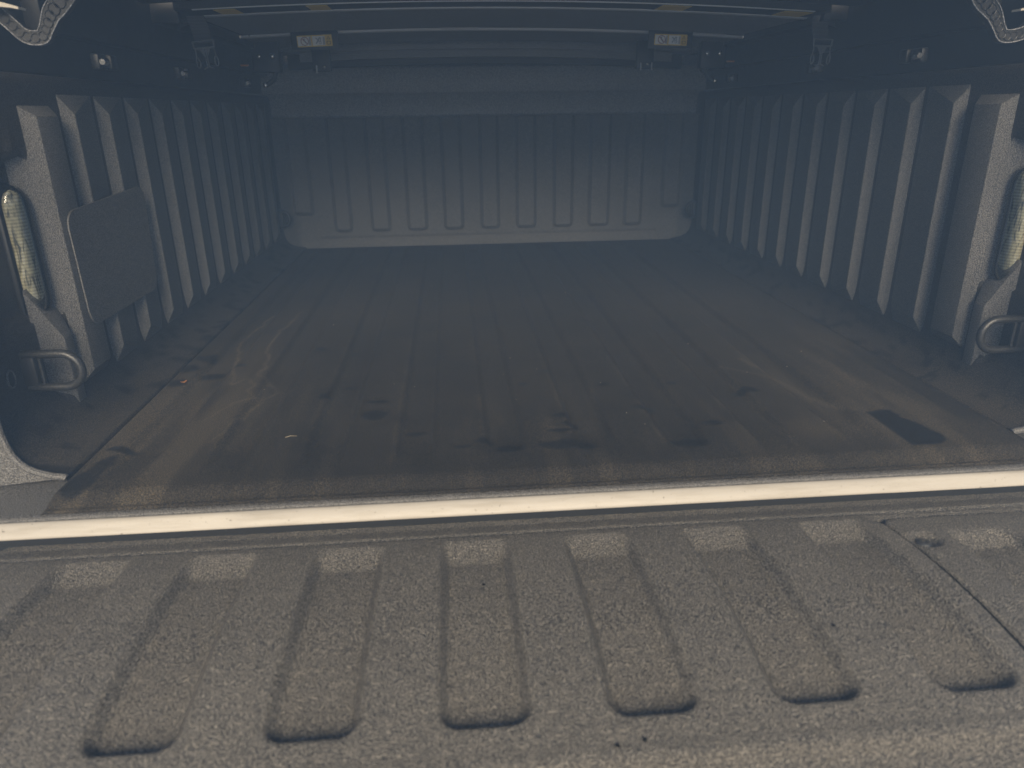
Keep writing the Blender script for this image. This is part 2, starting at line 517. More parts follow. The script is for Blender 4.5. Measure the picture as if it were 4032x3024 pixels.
# --- side walls with cove, lamp recess and separate ribs
RP, RY0 = .106, .3816
def wall(sx):
    prof = [(.5775, -.0095), (.5780, -.0012), (.5800, .0002), (.590, .0014), (.600, .0044), (.609, .0080), (.618, .0132), (.6250, .0205), (.6302, .0295),
            (.6338, .0412), (.6360, .055), (.6369, .070)] + [(.637, z) for z in np.arange(.085, .4251, .0085)] + \
           [(.6375, .432), (.641, .4385), (.652, .441)]
    ys = np.unique(np.concatenate([[.080, .082], np.arange(.09, .34, .006), [.244, .247, .250, .280, .283, .286], np.arange(.34, 1.601, .02), [1.602]]))
    P = np.zeros((len(ys), len(prof), 3))
    rec = np.zeros((len(ys), len(prof)))
    for j, (x, z) in enumerate(prof):
        o = .033 * sstep(.272, .262, ys) * sstep(.140, .158, np.full_like(ys, z)) * sstep(.352, .330, np.full_like(ys, z))
        o = np.maximum(o, .017 * sstep(.240, .230, ys) * sstep(.030, .055, np.full_like(ys, z)) * sstep(.40, .30, np.full_like(ys, z)))
        P[:, j, 0] = sx * (x + o); P[:, j, 1] = ys; P[:, j, 2] = z
        rec[:, j] = z
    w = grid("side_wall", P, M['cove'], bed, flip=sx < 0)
    YY = P[..., 1]; ZZ = rec
    dust = .55 * sstep(.06, .012, ZZ) * sstep(1.1, .15, YY) * (0.3 + .9 * fbm(YY * 1.0, ZZ * 3 + sx, .05, 11))
    damp = sstep(.60, .66, fbm(YY * 2.2, ZZ * 6 + 5 * sx, .07, 23)) * sstep(.05, .02, ZZ) * .8
    wear_attr(w, np.clip(dust, 0, 1), np.clip(damp, 0, 1), dust * 0)
    # raised end flange with a rolled rim along the cove
    rim = [(sx * x, .080, z) for x, z in prof[1:24]]
    bm = bmesh.new()
    tube_into(bm, rim, .0042, 8)
    poly = [(sx * x, z) for x, z in prof[1:30]] + [(sx * .70, prof[29][1]), (sx * .70, -.011)]
    prism_xz(bm, poly, .0795, .086)
    bm_obj("end_flange", bm, M['liner'], w, smooth=True, auto=35)
    # ribs
    def rib(y0, wd, xb, xc, zb0, zc0, zc1, zb1, lean=.0105, fall=.088):
        bm = bmesh.new()
        base = [(y0 - lean, zb0), (y0 + wd + fall, zb0), (y0 + wd + fall, zb1), (y0 - lean, zb1)]
        crest = [(y0, zc0), (y0 + wd, zc0), (y0 + wd, zc1), (y0, zc1)]
        B = [bm.verts.new((sx * xb, y, z)) for y, z in base]
        C = [bm.verts.new((sx * xc, y, z)) for y, z in crest]
        bm.faces.new(C)
        for i in range(4):
            bm.faces.new((B[i], B[(i + 1) % 4], C[(i + 1) % 4], C[i]))
        es = [e for e in bm.edges if sum(v in C for v in e.verts) >= 1]
        bmesh.ops.bevel(bm, geom=es, offset=.0012, segments=2, affect='EDGES', profile=.5)
        return bm_obj("rib", bm, M['liner'], w, smooth=True, auto=50)
    for i in range(0, 11):
        if sx < 0 and i in (0, 1):                     # cut by the smooth cover panel
            rib(RY0 + RP * i, .003, .6376, .6228, .262, .2625, .392, .418)
            rib(RY0 + RP * i, .003, .6376, .6228, .034, .066, .1280, .1285)
        else:
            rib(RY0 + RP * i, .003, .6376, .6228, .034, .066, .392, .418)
    rib(.2840, .052, .657, .6228, .020, .062, .390, .420, lean=.030, fall=.026)       # deep rib beside the lamp recess
    rib(.2420, .0200, .657, .6300, .004, .030, .120, .188, lean=.018, fall=.012)      # stub behind the tie-down
    rib(.190, .020, .706, .672, .150, .165, .225, .262, lean=.02, fall=.012)
    if sx < 0:
        bm = bmesh.new()
        n = 7
        pl = []
        for (cy, cz, a0) in ((.532, .262, 0), (.318, .252, 90), (.322, .140, 180), (.520, .140, 270)):
            for k in range(n):
                t = R(a0 + 90 * k / (n - 1))
                pl.append((cy + .022 * math.cos(t), cz + .022 * math.sin(t)))
        A = [bm.verts.new((sx * .6205, y, z)) for y, z in pl]
        B = [bm.verts.new((sx * .6222, y, z)) for y, z in pl]
        bm.faces.new(B[::-1])
        bm.faces.new(A)
        for k in range(len(pl)):
            bm.faces.new((A[k], A[(k + 1) % len(pl)], B[(k + 1) % len(pl)], B[k]))
        es = [e for e in bm.edges if all(v in A for v in e.verts)]
        bmesh.ops.bevel(bm, geom=es, offset=.0008, segments=2, affect='EDGES')
        c = bm_obj("cover_panel", bm, M['liner'], w, smooth=True, auto=40)
        tag(c, "smooth rounded cover panel over the ribs")
    # rim around a flat black disc painted for the dark inside a hole
    bm = bmesh.new()
    ctr = Vector((sx * .6535, .152, .097))
    ring = [(ctr.x, ctr.y + .0075 * math.cos(t), ctr.z + .0105 * math.sin(t)) for t in np.linspace(0, 2 * math.pi, 21)]
    tube_into(bm, ring, .0014, 6, caps=False)
    bm_obj("hole_rim", bm, M['liner'], w, smooth=True)
    bm = bmesh.new()
    vs = [bm.verts.new((ctr.x - sx * .0006, ctr.y + .0072 * math.cos(t), ctr.z + .010 * math.sin(t))) for t in np.linspace(0, 2 * math.pi, 20, endpoint=False)]
    vb = [bm.verts.new((v.co.x + sx * .004, v.co.y, v.co.z)) for v in vs]
    bm.faces.new(vs)
    for k in range(20): bm.faces.new((vs[k], vs[(k + 1) % 20], vb[(k + 1) % 20], vb[k]))
    bm_obj("hole_shade_disc", bm, M['hole'], w)
    return w

for sx in (-1, 1):
    w = wall(sx)
    # tie-down rings, one at the tail and one by the bulkhead
    for yy, zc, xw, reach, hh in ((.181, .0965, .652, .066, .0215), (1.545, .096, .640, .032, .022)):
        pts = [(sx * xw, yy, zc + hh)]
        L = reach - hh
        pts += [(sx * (xw - L * t), yy, zc + hh) for t in (.3, .6, .85)]
        for t in np.linspace(90, -90, 13):
            pts.append((sx * (xw - L - hh * math.cos(R(t))), yy, zc + hh * math.sin(R(t))))
        pts += [(sx * (xw - L * t), yy, zc - hh) for t in (.85, .6, .3)]
        pts += [(sx * xw, yy, zc - hh)]
        ring = tube("tie_down_ring", pts, .0054, M['ring'], bed, seg=12)
        box("bracket", (min(sx * (xw - .014), sx * (xw + .004)), yy - .004, zc - hh - .002), (max(sx * (xw - .014), sx * (xw + .004)), yy + .004, zc + hh + .002), M['satin'], ring, bev=.002)
        tube("pivot_pin", [(sx * (xw - .019), yy, zc - hh), (sx * (xw - .019), yy, zc + hh)], .0024, M['ring'], ring, seg=8)
    # bed lamp: chrome reflector behind a clear ribbed lens
    LX, LY, LZ = .6675, .250, .2315
    def capsule(hw, hl, bulge, x_off, nu=14, nv=36):
        P = np.zeros((nv + 1, nu + 1, 3))
        for i in range(nv + 1):
            v = -1 + 2 * i / nv
            zz = v * hl
            e = max(0, abs(zz) - (hl - hw * 1.6)) / (hw * 1.6)
            wv_ = hw * math.sqrt(max(0.0, 1 - min(1, e) ** 2))
            for k in range(nu + 1):
                t = math.pi * k / nu
                P[i, k] = (sx * (LX + x_off) - sx * bulge * math.sin(t) ** .8 * (wv_ / hw) ** .7, LY - wv_ * math.cos(t) + .012 * 0, LZ + zz)
        return P
    lamp = empty("bed_lamp", (sx * LX, LY, LZ)); lamp.parent = bed; lamp.matrix_parent_inverse = Matrix.Translation(-Vector(bed.location))
    tag(lamp, "long clear bed lamp in its dark recess")
    hx = sorted((sx * .664, sx * .672))
    bx_ = box("housing", (hx[0], LY - .0185, LZ - .084), (hx[1], LY + .0185, LZ + .084), M['satin'], bed, bev=.003)
    P1 = capsule(.0135, .070, .0075, -.0046); P1[..., 2] += .006
    P2 = capsule(.0165, .081, .0125, -.0040)
    ca_, sa_ = math.cos(R(30)), math.sin(R(30))             # the lamp looks inward and a little to the rear
    for P_ in (P1, P2):
        dx_, dy_ = (P_[..., 0] - sx * LX) * sx, P_[..., 1] - LY
        P_[..., 0] = sx * (LX + dx_ * ca_ - dy_ * sa_ - .009)
        P_[..., 1] = LY - .002 + dx_ * sa_ * 1.0 + dy_ * ca_
    o1 = grid("reflector", P1, M['reflector'], bed, flip=sx > 0)
    o2 = grid("lens", P2, M['lens'], bed, flip=sx > 0)
    sol = o2.modifiers.new("shell", 'SOLIDIFY'); sol.thickness = .0016
    for o in (bx_, o1, o2):
        o.parent = lamp
        o.matrix_parent_inverse = Matrix.Translation(-Vector((sx * LX, LY, LZ)))
    # rail above the wall, outer bedside skin
    lo, hi = sorted((sx * .650, sx * .720))
    rail = box("bed_rail", (lo, .04, .4405), (hi, 1.66, .580), M['satin'], bed, bev=.006)
    lo, hi = sorted((sx * .628, sx * .6515))
    box("rail_channel", (lo, .36, .492), (hi, 1.60, .606), M['satin'], rail, bev=.003)
    lo, hi = sorted((sx * .7205, sx * .76))
    box("bedside_skin", (lo, .02, -.30), (hi, 1.66, .55), M['paint'], bed, bev=.012)
    # cover clamps on the rail
    for yy in (.472, .805, 1.262):
        z0 = .4615
        lo, hi = sorted((sx * .6150, sx * .6275))
        c = box("rail_clamp", (lo, yy - .002, z0 - .009), (hi, yy + .026, z0 + .012), M['ring'], rail, bev=.003)
        bm = bmesh.new()
        q = bmesh.ops.create_cone(bm, cap_ends=True, segments=12, radius1=.0058, radius2=.0040, depth=.010)
        bmesh.ops.rotate(bm, verts=bm.verts, cent=(0, 0, 0), matrix=Matrix.Rotation(R(90), 3, 'X'))
        bmesh.ops.translate(bm, verts=bm.verts, vec=(sx * .607, yy - .006, z0))
        bm_obj("clamp_bolt", bm, M['steel'], c if False else rail, smooth=True, auto=40)
        lo, hi = sorted((sx * .612, sx * .6268))
        box("clamp_jaw", (lo, yy + .032, z0 - .008), (hi, yy + .054, z0 + .012), M['ring'], rail, bev=.002)

# --- bulkhead with embossed upright ribs
UR = [(-.603, -.543, .098), (-.485, -.430, .0435), (-.373, -.312, .0435), (-.261, -.198, .0435), (-.147, -.085, .0435), (-.032, .028, .0435),
      (.079, .143, .0435), (.196, .259, .0435), (.308, .375, .0435), (.422, .480, .0435), (.5405, .600, .098)]
xs = np.arange(-.66, .6601, .004)
zs = np.concatenate([np.arange(-.012, .372, .004), [.3745, .377]])
X, Z = np.meshgrid(xs, zs, indexing='ij')
Yb = np.full_like(X, 1.604)
for x0, x1, zb in UR:
    Yb -= .0125 * sstep(.001, -.0085, sd_rrect(X, Z, x0, x1, zb, .62, .014))
Yb -= .003 * sstep(.022, -.004, Z)
Yb += .004 * np.exp(-((Z - .0235) / .0030) ** 2) * (np.abs(X) < .53)
Yb -= .030 * sstep(.585, .640, np.abs(X))
Yb -= .004 * sstep(.10, .02, Z) * sstep(.50, .58, np.abs(X))
Yb += .0016 * (fbm(X, Z, .16, 41) - .5)
bulk = grid("bulkhead", np.stack([X, Yb, Z], -1), M['liner'], bed, flip=True)
tag(bulk, "black front wall of the bed with embossed upright ribs")
prof = [(1.604, .3765), (1.612, .380), (1.6125, .384), (1.596, .435), (1.5775, .4415), (1.574, .446), (1.574, .508), (1.579, .515), (1.600, .516), (1.601, .566)]
xs = np.linspace(-.65, .65, 60)
P = np.zeros((len(xs), len(prof), 3))
for j, (y, z) in enumerate(prof):
    P[:, j, 0] = xs; P[:, j, 1] = y; P[:, j, 2] = z
hb = grid("bulkhead_header", P, M['panel'], bed, flip=True)

# --- perforated corner braces under the rail ends
def lerp_poly(pts, n):
    pts = np.array(pts, float)
    # Catmull-Rom
    out = []
    for i in range(len(pts) - 1):
        p0, p1, p2, p3 = pts[max(i - 1, 0)], pts[i], pts[i + 1], pts[min(i + 2, len(pts) - 1)]
        for t in np.linspace(0, 1, n, endpoint=False):
            out.append(.5 * ((2 * p1) + (-p0 + p2) * t + (2 * p0 - 5 * p1 + 4 * p2 - p3) * t * t + (-p0 + 3 * p1 - 3 * p2 + p3) * t ** 3))
    out.append(pts[-1])
    return np.array(out)

PXY = []
CAMP = Vector((-.1212, -.7003, .3881))
BY = .262
def brace(sx):
    # centre line (x inward positive from the wall, z), measured at y = BY
    if sx < 0:
        c = [(-.6350, .5080), (-.6213, .4945), (-.6133, .4862), (-.6058, .4784), (-.5965, .4747), (-.5848, .4759), (-.5793, .4830), (-.5741, .4919), (-.5691, .5002), (-.5609, .5084), (-.5520, .5190), (-.5440, .5300)]
    else:
        c = [(.6350, .5000), (.6260, .4830), (.6167, .4749), (.6085, .4721), (.5982, .4704), (.5885, .4716), (.5819, .4797), (.5766, .4882), (.5706, .4966), (.5621, .5045), (.5526, .5130), (.5440, .5260)]
    cl = lerp_poly(c, 6)
    t = np.gradient(cl, axis=0); t /= np.linalg.norm(t, axis=1)[:, None]
    nrm = np.stack([-t[:, 1], t[:, 0]], -1)
    hw = np.interp(np.arange(len(cl)), [0, len(cl) * .55, len(cl) - 1], [.0072, .0074, .0135])
    bm = bmesh.new()
    F, Bk = [], []
    for i in range(len(cl)):
        rf = [bm.verts.new((cl[i, 0] + nrm[i, 0] * s * hw[i], BY + dy, cl[i, 1] + nrm[i, 1] * s * hw[i])) for s, dy in ((-1, 0), (1, 0), (1, .010), (-1, .010))]
        F.append(rf)
    for a, b_ in zip(F[:-1], F[1:]):
        for k in range(4):
            bm.faces.new((a[k], a[(k + 1) % 4], b_[(k + 1) % 4], b_[k]))
    bm.faces.new(F[0]); bm.faces.new(F[-1][::-1])
    o = bm_obj("corner_brace", bm, M['ring'], bed, smooth=False)
    # rim along both edges and a row of bored holes
    for s in (-1, 1):
        tube("brace_rim", [(cl[i, 0] + nrm[i, 0] * s * hw[i], BY - .0008, cl[i, 1] + nrm[i, 1] * s * hw[i]) for i in range(len(cl))], .0007, M['panel'], o, seg=6)
    for i in range(6, len(cl) - 2, 5):
        r_ = hw[i] * .62
        bm = bmesh.new()
        cx_, cz_ = cl[i]
        ring = [(cx_ + r_ * math.cos(a), BY - .0006, cz_ + r_ * math.sin(a)) for a in np.linspace(0, 2 * math.pi, 17)]
        tube_into(bm, ring, .0007, 5, caps=False)
        vs = [bm.verts.new((cx_ + r_ * math.cos(a), BY - .0005, cz_ + r_ * math.sin(a))) for a in np.linspace(0, 2 * math.pi, 16, endpoint=False)]
        bm.faces.new(vs)
        bm_obj("brace_hole", bm, M['satin'], o, smooth=True, auto=30)
    return o
for sx in (-1, 1):
    brace(sx)
    lo, hi = sorted((sx * .606, sx * .720))
    bm = bmesh.new()
    z0 = .4985 if sx < 0 else .4915
    poly = [(-.640, .5160), (-.6163, .5104), (-.6059, .5078), (-.5932, .5041), (-.5938, .5018), (-.6026, .5035), (-.6177, .5047), (-.640, .506)] if sx < 0 else \
        [(.640, .5080), (.6005, .5013), (.5897, .4996), (.5896, .4971), (.6009, .4985), (.640, .5035)]
    prism_xz(bm, poly, .240, .256)
    o = bm_obj("rail_end_trim", bm, M['paint'], bed)
    tag(o, "sunlit cream strip at the rail end")

# ------------------------------------------------------------------ rubber mat
xs = np.arange(-.5745, .5746, .0035)
ys = np.concatenate([[.0105, .0106], np.arange(.0112, .06, .002), np.arange(.06, 1.578, .0038)])
X, Y = np.meshgrid(xs, ys, indexing='ij')
Z = np.zeros_like(X)
for k in range(-5, 5):
    x0 = -.0907 + .1125 * k
    Z -= .0075 * sstep(.002, -.009, sd_rrect(X, Y, x0, x0 + .052, .050, 1.60, .02)) * sstep(.055, .16, Y) * sstep(1.572, 1.50, Y)
Z += .0010 * np.exp(-((Y - .0150) / .0022) ** 2)
Z -= .0082 * sstep(.050, .011, Y)
Z += .0012 * sstep(.5705, .5735, np.abs(X)) - .004 * sstep(.5738, .5745, np.abs(X))
Z += .0014 * (fbm(X, Y, .25, 3) - .5)
matroot = grid("bed_mat", np.stack([X, Y, Z], -1), M['mat'])
tag(matroot, "dusty black ribbed rubber mat with damp stains covering the bed floor", "bed mat")
N1, N2, N3 = fbm(X, Y, .20, 61), fbm(X, Y, .05, 71), fbm(X * 3, Y * .35, .09, 81)
wx, wy = X + .030 * (fbm(X, Y, .05, 91, 3) - .5), Y + .030 * (fbm(X, Y, .05, 95, 3) - .5)
wx2, wy2 = X + .014 * (fbm(X, Y, .022, 191, 3) - .5), Y + .014 * (fbm(X, Y, .022, 195, 3) - .5)
dust = .20 + .30 * (N1 - .5) + .22 * (N2 - .5)
side = sstep(.28, .52, np.abs(X)) * sstep(.75, .10, Y)
dust += side * (.15 + .75 * sstep(.40, .70, N3))
dust += .22 * sstep(.50, .72, N3) * sstep(.5, .08, Y)
dust += .12 * sstep(.05, .012, Y)
for k in range(-5, 5):                                       # paler lines along one edge of each pocket
    x0 = -.0907 + .1125 * k
    dust += .25 * np.exp(-((X - x0 + .003) / .004) ** 2) * sstep(.40, .60, N2 + .1 * (X > .2)) * sstep(.06, .09, Y) * sstep(.8, .15, Y)
damp = np.zeros_like(X)
def blob(x, y, rx, ry, a=1.0, ang=0.0, soft=.18):
    global damp
    ca, sa = math.cos(ang), math.sin(ang)
    u = ((wx2 - x) * ca + (wy2 - y) * sa) / rx
    v = (-(wx2 - x) * sa + (wy2 - y) * ca) / ry
    damp = np.maximum(damp, a * sstep(1 + soft, 1 - soft, np.hypot(u, v)))
for x, y, rx, ry in ((.135, .215, .018, .010), (.017, .196, .012, .006), (.024, .168, .010, .010), (.008, .146, .014, .006), (.012, .106, .035, .014),
                     (.209, .150, .014, .008), (.165, .097, .026, .014), (-.092, .125, .012, .011), (-.119, .110, .010, .006), (-.237, .225, .018, .016),
                     (-.240, .275, .017, .007), (-.286, .352, .009, .006), (-.320, .304, .008, .008), (-.364, .538, .010, .012), (.017, .378, .010, .006),
                     (-.023, .323, .007, .006), (.094, .308, .009, .007), (-.06, .105, .02, .012), (.20, .30, .006, .006), (-.18, .17, .012, .008),
                     (-.542, .507, .012, .018), (-.516, .431, .018, .016), (-.557, .508, .010, .010), (-.558, .387, .016, .014), (-.481, .464, .008, .008),
                     (-.560, .455, .014, .020), (-.545, .150, .022, .008), (-.30, .52, .007, .008), (.30, .26, .02, .012)):
    blob(x, y, rx, ry, .85)
blob(-.556, .062, .016, .030, .9, .15); blob(-.549, .100, .012, .034, .85, -.15)
# the long stain in the right-hand pocket: straight pocket edge on one side, ragged drying front on the other
e = .4335 + .03 * (fbm(Y * 0 + 1, Y, .03, 301) - .5)
st = sstep(.427, .431, X) * sstep(0, .006, (.468 + .020 * sstep(.15, .07, wy) + .030 * (fbm(X, Y, .018, 311) - .5)) - X) \
    * sstep(.165, .160, wy2) * sstep(.0, .004, .030 - np.hypot(np.maximum(X - .455, 0) * .9, np.maximum(.083 - Y, 0)))
damp = np.maximum(damp, st)
damp = np.maximum(damp, .55 * sstep(.535, .542, X) * sstep(.5, .3, Y) * sstep(.10, .14, Y))
dust += .55 * np.exp(-((X - .44) / .09) ** 2) * np.exp(-((Y - .13) / .10) ** 2) * (.5 + N2)
dust += .35 * np.exp(-((X - .335) / .05) ** 2) * np.exp(-((Y - .11) / .07) ** 2) * (.4 + N2)
dust += .30 * np.exp(-((X + .48) / .09) ** 2) * np.exp(-((Y - .12) / .13) ** 2) * (.3 + N3)
chalk = np.zeros_like(X)
def chalkline(pts, wd=.0028, a=.8):
    global chalk
    p = lerp_poly(pts, 10)
    d = np.full(X.shape, 9.0)
    for q0, q1 in zip(p[:-1], p[1:]):
        v = q1 - q0
        L2 = max(1e-9, v @ v)
        t = np.clip(((wx2 - q0[0]) * v[0] + (wy2 - q0[1]) * v[1]) / L2, 0, 1)
        d = np.minimum(d, np.hypot(wx2 - q0[0] - t * v[0], wy2 - q0[1] - t * v[1]))
    chalk = np.maximum(chalk, a * np.exp(-(d / wd) ** 2) * (.45 + .8 * N2))
chalkline([(-.505, .80), (-.512, .70), (-.520, .62), (-.507, .53), (-.490, .46), (-.478, .41), (-.4714, .3718), (-.452, .392), (-.4355, .3676), (-.440, .345), (-.427, .318), (-.443, .2926), (-.456, .268), (-.470, .235)], a=.42, wd=.0022)
chalkline([(-.445, .80), (-.452, .70), (-.460, .66), (-.461, .60), (-.452, .52), (-.440, .45), (-.437, .41), (-.418, .385), (-.402, .35), (-.410, .31), (-.425, .26), (-.43, .22), (-.437, .16)], a=.34, wd=.0022)
chalkline([(.30, .36), (.335, .325), (.365, .29), (.375, .26)], .004, .2)
chalkline([(.345, .40), (.37, .31), (.392, .22), (.42, .172)], .005, .25)
wear_attr(matroot, np.clip(dust, 0, 1), np.clip(damp, 0, 1), np.clip(chalk, 0, 1))

# ------------------------------------------------------------------ folded tonneau cover
cov = empty("tonneau_cover", (0, 1.10, .56))
tag(cov, "black folding tonneau cover over the bed with cross bars and hanging buckle straps", "tonneau cover")
def crown(x): return -.0165 * (x / .57) ** 2
def slab(name, y0, y1, zc0, zc1, hw, mat, parent, bev=.0015, xs=None, tilt=True, rise=0.0):
    bm = bmesh.new()
    n = 32
    xs = np.linspace(-hw, hw, n) if xs is None else np.linspace(xs[0], xs[1], n)
    rows = []
    for x in xs:
        c = crown(x) + (-.0030 * (x / .57) if tilt else 0)
        rows.append([bm.verts.new((x, y, z + c)) for y, z in ((y0, zc0 + rise), (y1, zc0), (y1, zc1), (y0, zc1 + rise))])
    for a, b_ in zip(rows[:-1], rows[1:]):
        for k in range(4):
            bm.faces.new((a[k], a[(k + 1) % 4], b_[(k + 1) % 4], b_[k]))
    bm.faces.new(rows[0]); bm.faces.new(rows[-1][::-1])
    if bev:
        bm.edges.ensure_lookup_table()
        es = [e for e in bm.edges if len(e.link_faces) == 2 and e.calc_face_angle(0) > 1.2]
        bmesh.ops.bevel(bm, geom=es, offset=bev, segments=2, affect='EDGES')
    return bm_obj(name, bm, mat, parent, smooth=True, auto=35)
top = slab("front_panel", .700, 1.66, .5690, .610, .575, M['topsheet'], cov, .002)
slab("folded_panel", .72, 1.66, .6125, .622, .575, M['topsheet'], cov, .002)
slab("unseen_rear_panel", .04, .695, .5800, .600, .622, M['topsheet'], cov, .002, rise=.03)  # unseen panel, reach and tilt shaped to shade the walls yet admit low light
slab("edge_trim", .6985, .7035, .5672, .5688, .545, M['alu'], top, 0)
slab("cross_bar", .7800, .7960, .5668, .5728 - .004, .569, M['alu'], cov, .0008)
slab("panel_sheet", .7962, 1.100, .5668, .5686, .565, M['panel'], cov, 0)
b2 = slab("cross_bar", 1.1200, 1.140, .5632, .5740 - .006, .578, M['alu'], cov, .001)
slab("panel_sheet", 1.1402, 1.400, .5650, .5684, .578, M['panel'], cov, 0)
slab("cross_bar", 1.4200, 1.440, .5478, .5600, .45, M['panel'], cov, .001)
slab("panel_sheet", 1.4402, 1.565, .5560, .5682, .58, M['panel'], cov, 0)
slab("cross_bar", 1.500, 1.520, .5330, .5555, .52, M['panel'], cov, .002)
slab("front_latch_bar", 1.535, 1.572, .5175, .5550, .56, M['satin'], cov, .004)
# side frames of the lower panel
for sx in (-1, 1):
    lo, hi = sorted((sx * .580, sx * .6265))
    box("side_frame", (lo, .735, .5385), (hi, 1.575, .606), M['satin'], cov, bev=.002)

# white sticker on the rear edge of the stack
slab("white_sticker", .6990, .6998, .5703, .586, 0, M['white'], top, 0, xs=(-.0058, .1116))
slab("grey_sticker", 1.1188, 1.1198, .5640, .5690, 0, simple("grey silver sticker", (.5, .5, .52), .4), b2, 0, xs=(-.13, -.045))
slab("grey_sticker", 1.1188, 1.1198, .5650, .5700, 0, S.objects["grey_sticker"].data.materials[0], b2, 0, xs=(.385, .535))

# caution stickers lying on the underside between the two rear edges
for x0, x1 in ((-.518, -.318), (.265, .552)):
    st = slab("caution_sticker", .712, .776, .5680, .5688, 0, M['satin'], top, 0, xs=(x0, x1))
    w_ = (x1 - x0)
    slab("sticker_end", .714, .772, .5672, .5679, 0, M['yellow'], st, 0, xs=(x0 + .004, x0 + w_ * .20))
    slab("sticker_end", .714, .772, .5672, .5679, 0, M['yellow'], st, 0, xs=(x1 - w_ * .20, x1 - .004))

# pictogram labels on hanging plates
def flat_poly(bm, pts, y):
    vs = [bm.verts.new((x, y, z)) for x, z in pts]
    f = bm.faces.new(vs)
    return f
def ring_poly(bm, cx, cz, r0, r1, y, n=28, ax=1.0):
    a = [bm.verts.new((cx + r0 * ax * math.cos(t), y, cz + r0 * math.sin(t))) for t in np.linspace(0, 2 * math.pi, n, endpoint=False)]
    b_ = [bm.verts.new((cx + r1 * ax * math.cos(t), y, cz + r1 * math.sin(t))) for t in np.linspace(0, 2 * math.pi, n, endpoint=False)]
    for k in range(n):
        bm.faces.new((a[k], a[(k + 1) % n], b_[(k + 1) % n], b_[k]))
def stroke(bm, p0, p1, wd, y):
    p0, p1 = Vector(p0), Vector(p1)
    d = (p1 - p0).normalized(); n = Vector((-d.y, d.x)) * wd / 2
    flat_poly(bm, [tuple(p0 - n), tuple(p1 - n), tuple(p1 + n), tuple(p0 + n)], y)
def rrect_pts(x0, x1, z0, z1, r, n=5):
    pts = []
    for cx, cz, a0 in ((x1 - r, z1 - r, 0), (x0 + r, z1 - r, 90), (x0 + r, z0 + r, 180), (x1 - r, z0 + r, 270)):
        for k in range(n):
            t = R(a0 + 90 * k / (n - 1)); pts.append((cx + r * math.cos(t), cz + r * math.sin(t)))
    return pts
def warning(xc, zc, tilt):
    W, H = .0770, .0232
    Yp = 1.1000
    parts = []
    bm = bmesh.new(); prism_xz(bm, rrect_pts(-W / 2, W / 2, -H / 2, H / 2, .0018), 0, .0012)
    lab = bm_obj("warning_label", bm, M['yellow'], cov)
    parts.append(lab)
    def sub(name, mat, build, y):
        bm = bmesh.new(); build(bm, y)
        o = bm_obj(name, bm, mat, lab); parts.append(o)
    w0, w1 = -W / 2 + .0014, -W / 2 + .0305
    v0, v1 = -W / 2 + .0335, W / 2 - .0155
    def fields(bm, y):
        flat_poly(bm, [(w0, -H / 2 + .0020), (w1, -H / 2 + .0020), (w1, H / 2 - .0020), (w0, H / 2 - .0020)], y)
        flat_poly(bm, [(v0, -H / 2 + .0020), (v1, -H / 2 + .0020), (v1, H / 2 - .0020), (v0, H / 2 - .0020)], y)
    sub("label_field", M['white'], fields, -.0003)
    cx = (w0 + w1) / 2 + .001
    sub("grey_shape", M['greyink'], lambda bm, y: flat_poly(bm, [(w1 - .006, -H / 2 + .004), (w1 - .0005, -H / 2 + .003), (w1 - .0005, H / 2 - .003), (w1 - .003, H / 2 - .003)], y), -.0005)
    sub("grey_shape", M['greyink'], lambda bm, y: flat_poly(bm, [(v1 - .0055, -H / 2 + .003), (v1 - .0005, -H / 2 + .003), (v1 - .0005, H / 2 - .003), (v1 - .004, H / 2 - .004)], y), -.0005)
    def fig2(bm, y):
        stroke(bm, (cx - .003, .004), (cx + .004, -.005), .0026, y)
        ring_poly(bm, cx - .0005, .0045, .0014, .0, y, 12)
        c2 = (v0 + v1) / 2
        stroke(bm, (c2 - .006, -.006), (c2 + .003, .0065), .0026, y - .0001)
        stroke(bm, (c2 - .006, .006), (c2 + .001, -.001), .0022, y)
        stroke(bm, (c2 + .0045, .006), (c2 + .0040, -.002), .0018, y)
        ring_poly(bm, c2 + .003, -.004, .0032, .0018, y - .0002, 18)
    sub("pictogram", simple("label pictogram grey", (.30, .33, .36), .5), fig2, -.0007)
    def ban(bm, y):
        ring_poly(bm, cx, 0, .0090, .0074, y)
        stroke(bm, (cx - .0058, .0058), (cx + .0058, -.0058), .0016, y - .0001)
    sub("prohibition_mark", M['red'], ban, -.0010)
    def warn(bm, y):
        px = W / 2 - .0078
        a, b2_ = [(px - .0048, .0018), (px + .0048, .0018), (px, .0092)], [(px - .0030, .0028), (px + .0030, .0028), (px, .0074)]
        A = [bm.verts.new((x, y, z)) for x, z in a]; B = [bm.verts.new((x, y, z)) for x, z in b2_]
        for k in range(3): bm.faces.new((A[k], A[(k + 1) % 3], B[(k + 1) % 3], B[k]))
        stroke(bm, (px, .0035), (px, .0058), .0009, y)
        o_, i_ = rrect_pts(px - .0046, px + .0046, -.0088, -.0012, .001, 2), rrect_pts(px - .0030, px + .0030, -.0074, -.0026, .0006, 2)
        A = [bm.verts.new((x, y, z)) for x, z in o_]; B = [bm.verts.new((x, y, z)) for x, z in i_]
        for k in range(len(A)): bm.faces.new((A[k], A[(k + 1) % len(A)], B[(k + 1) % len(A)], B[k]))
    sub("caution_symbol", simple("label symbol brown", (.22, .15, .04), .5), warn, -.0005)
    for o in parts:
        me = o.data
        me.transform(Matrix.Translation((xc, Yp, zc)) @ Matrix.Rotation(-tilt, 4, 'Y'))
    lo = box("label_plate", (xc - .052, Yp + .0015, zc - .0175), (xc + .052, Yp + .006, zc + .022), M['satin'], cov, bev=.001)
    return lab
warning(-.4108, .5410, .040)
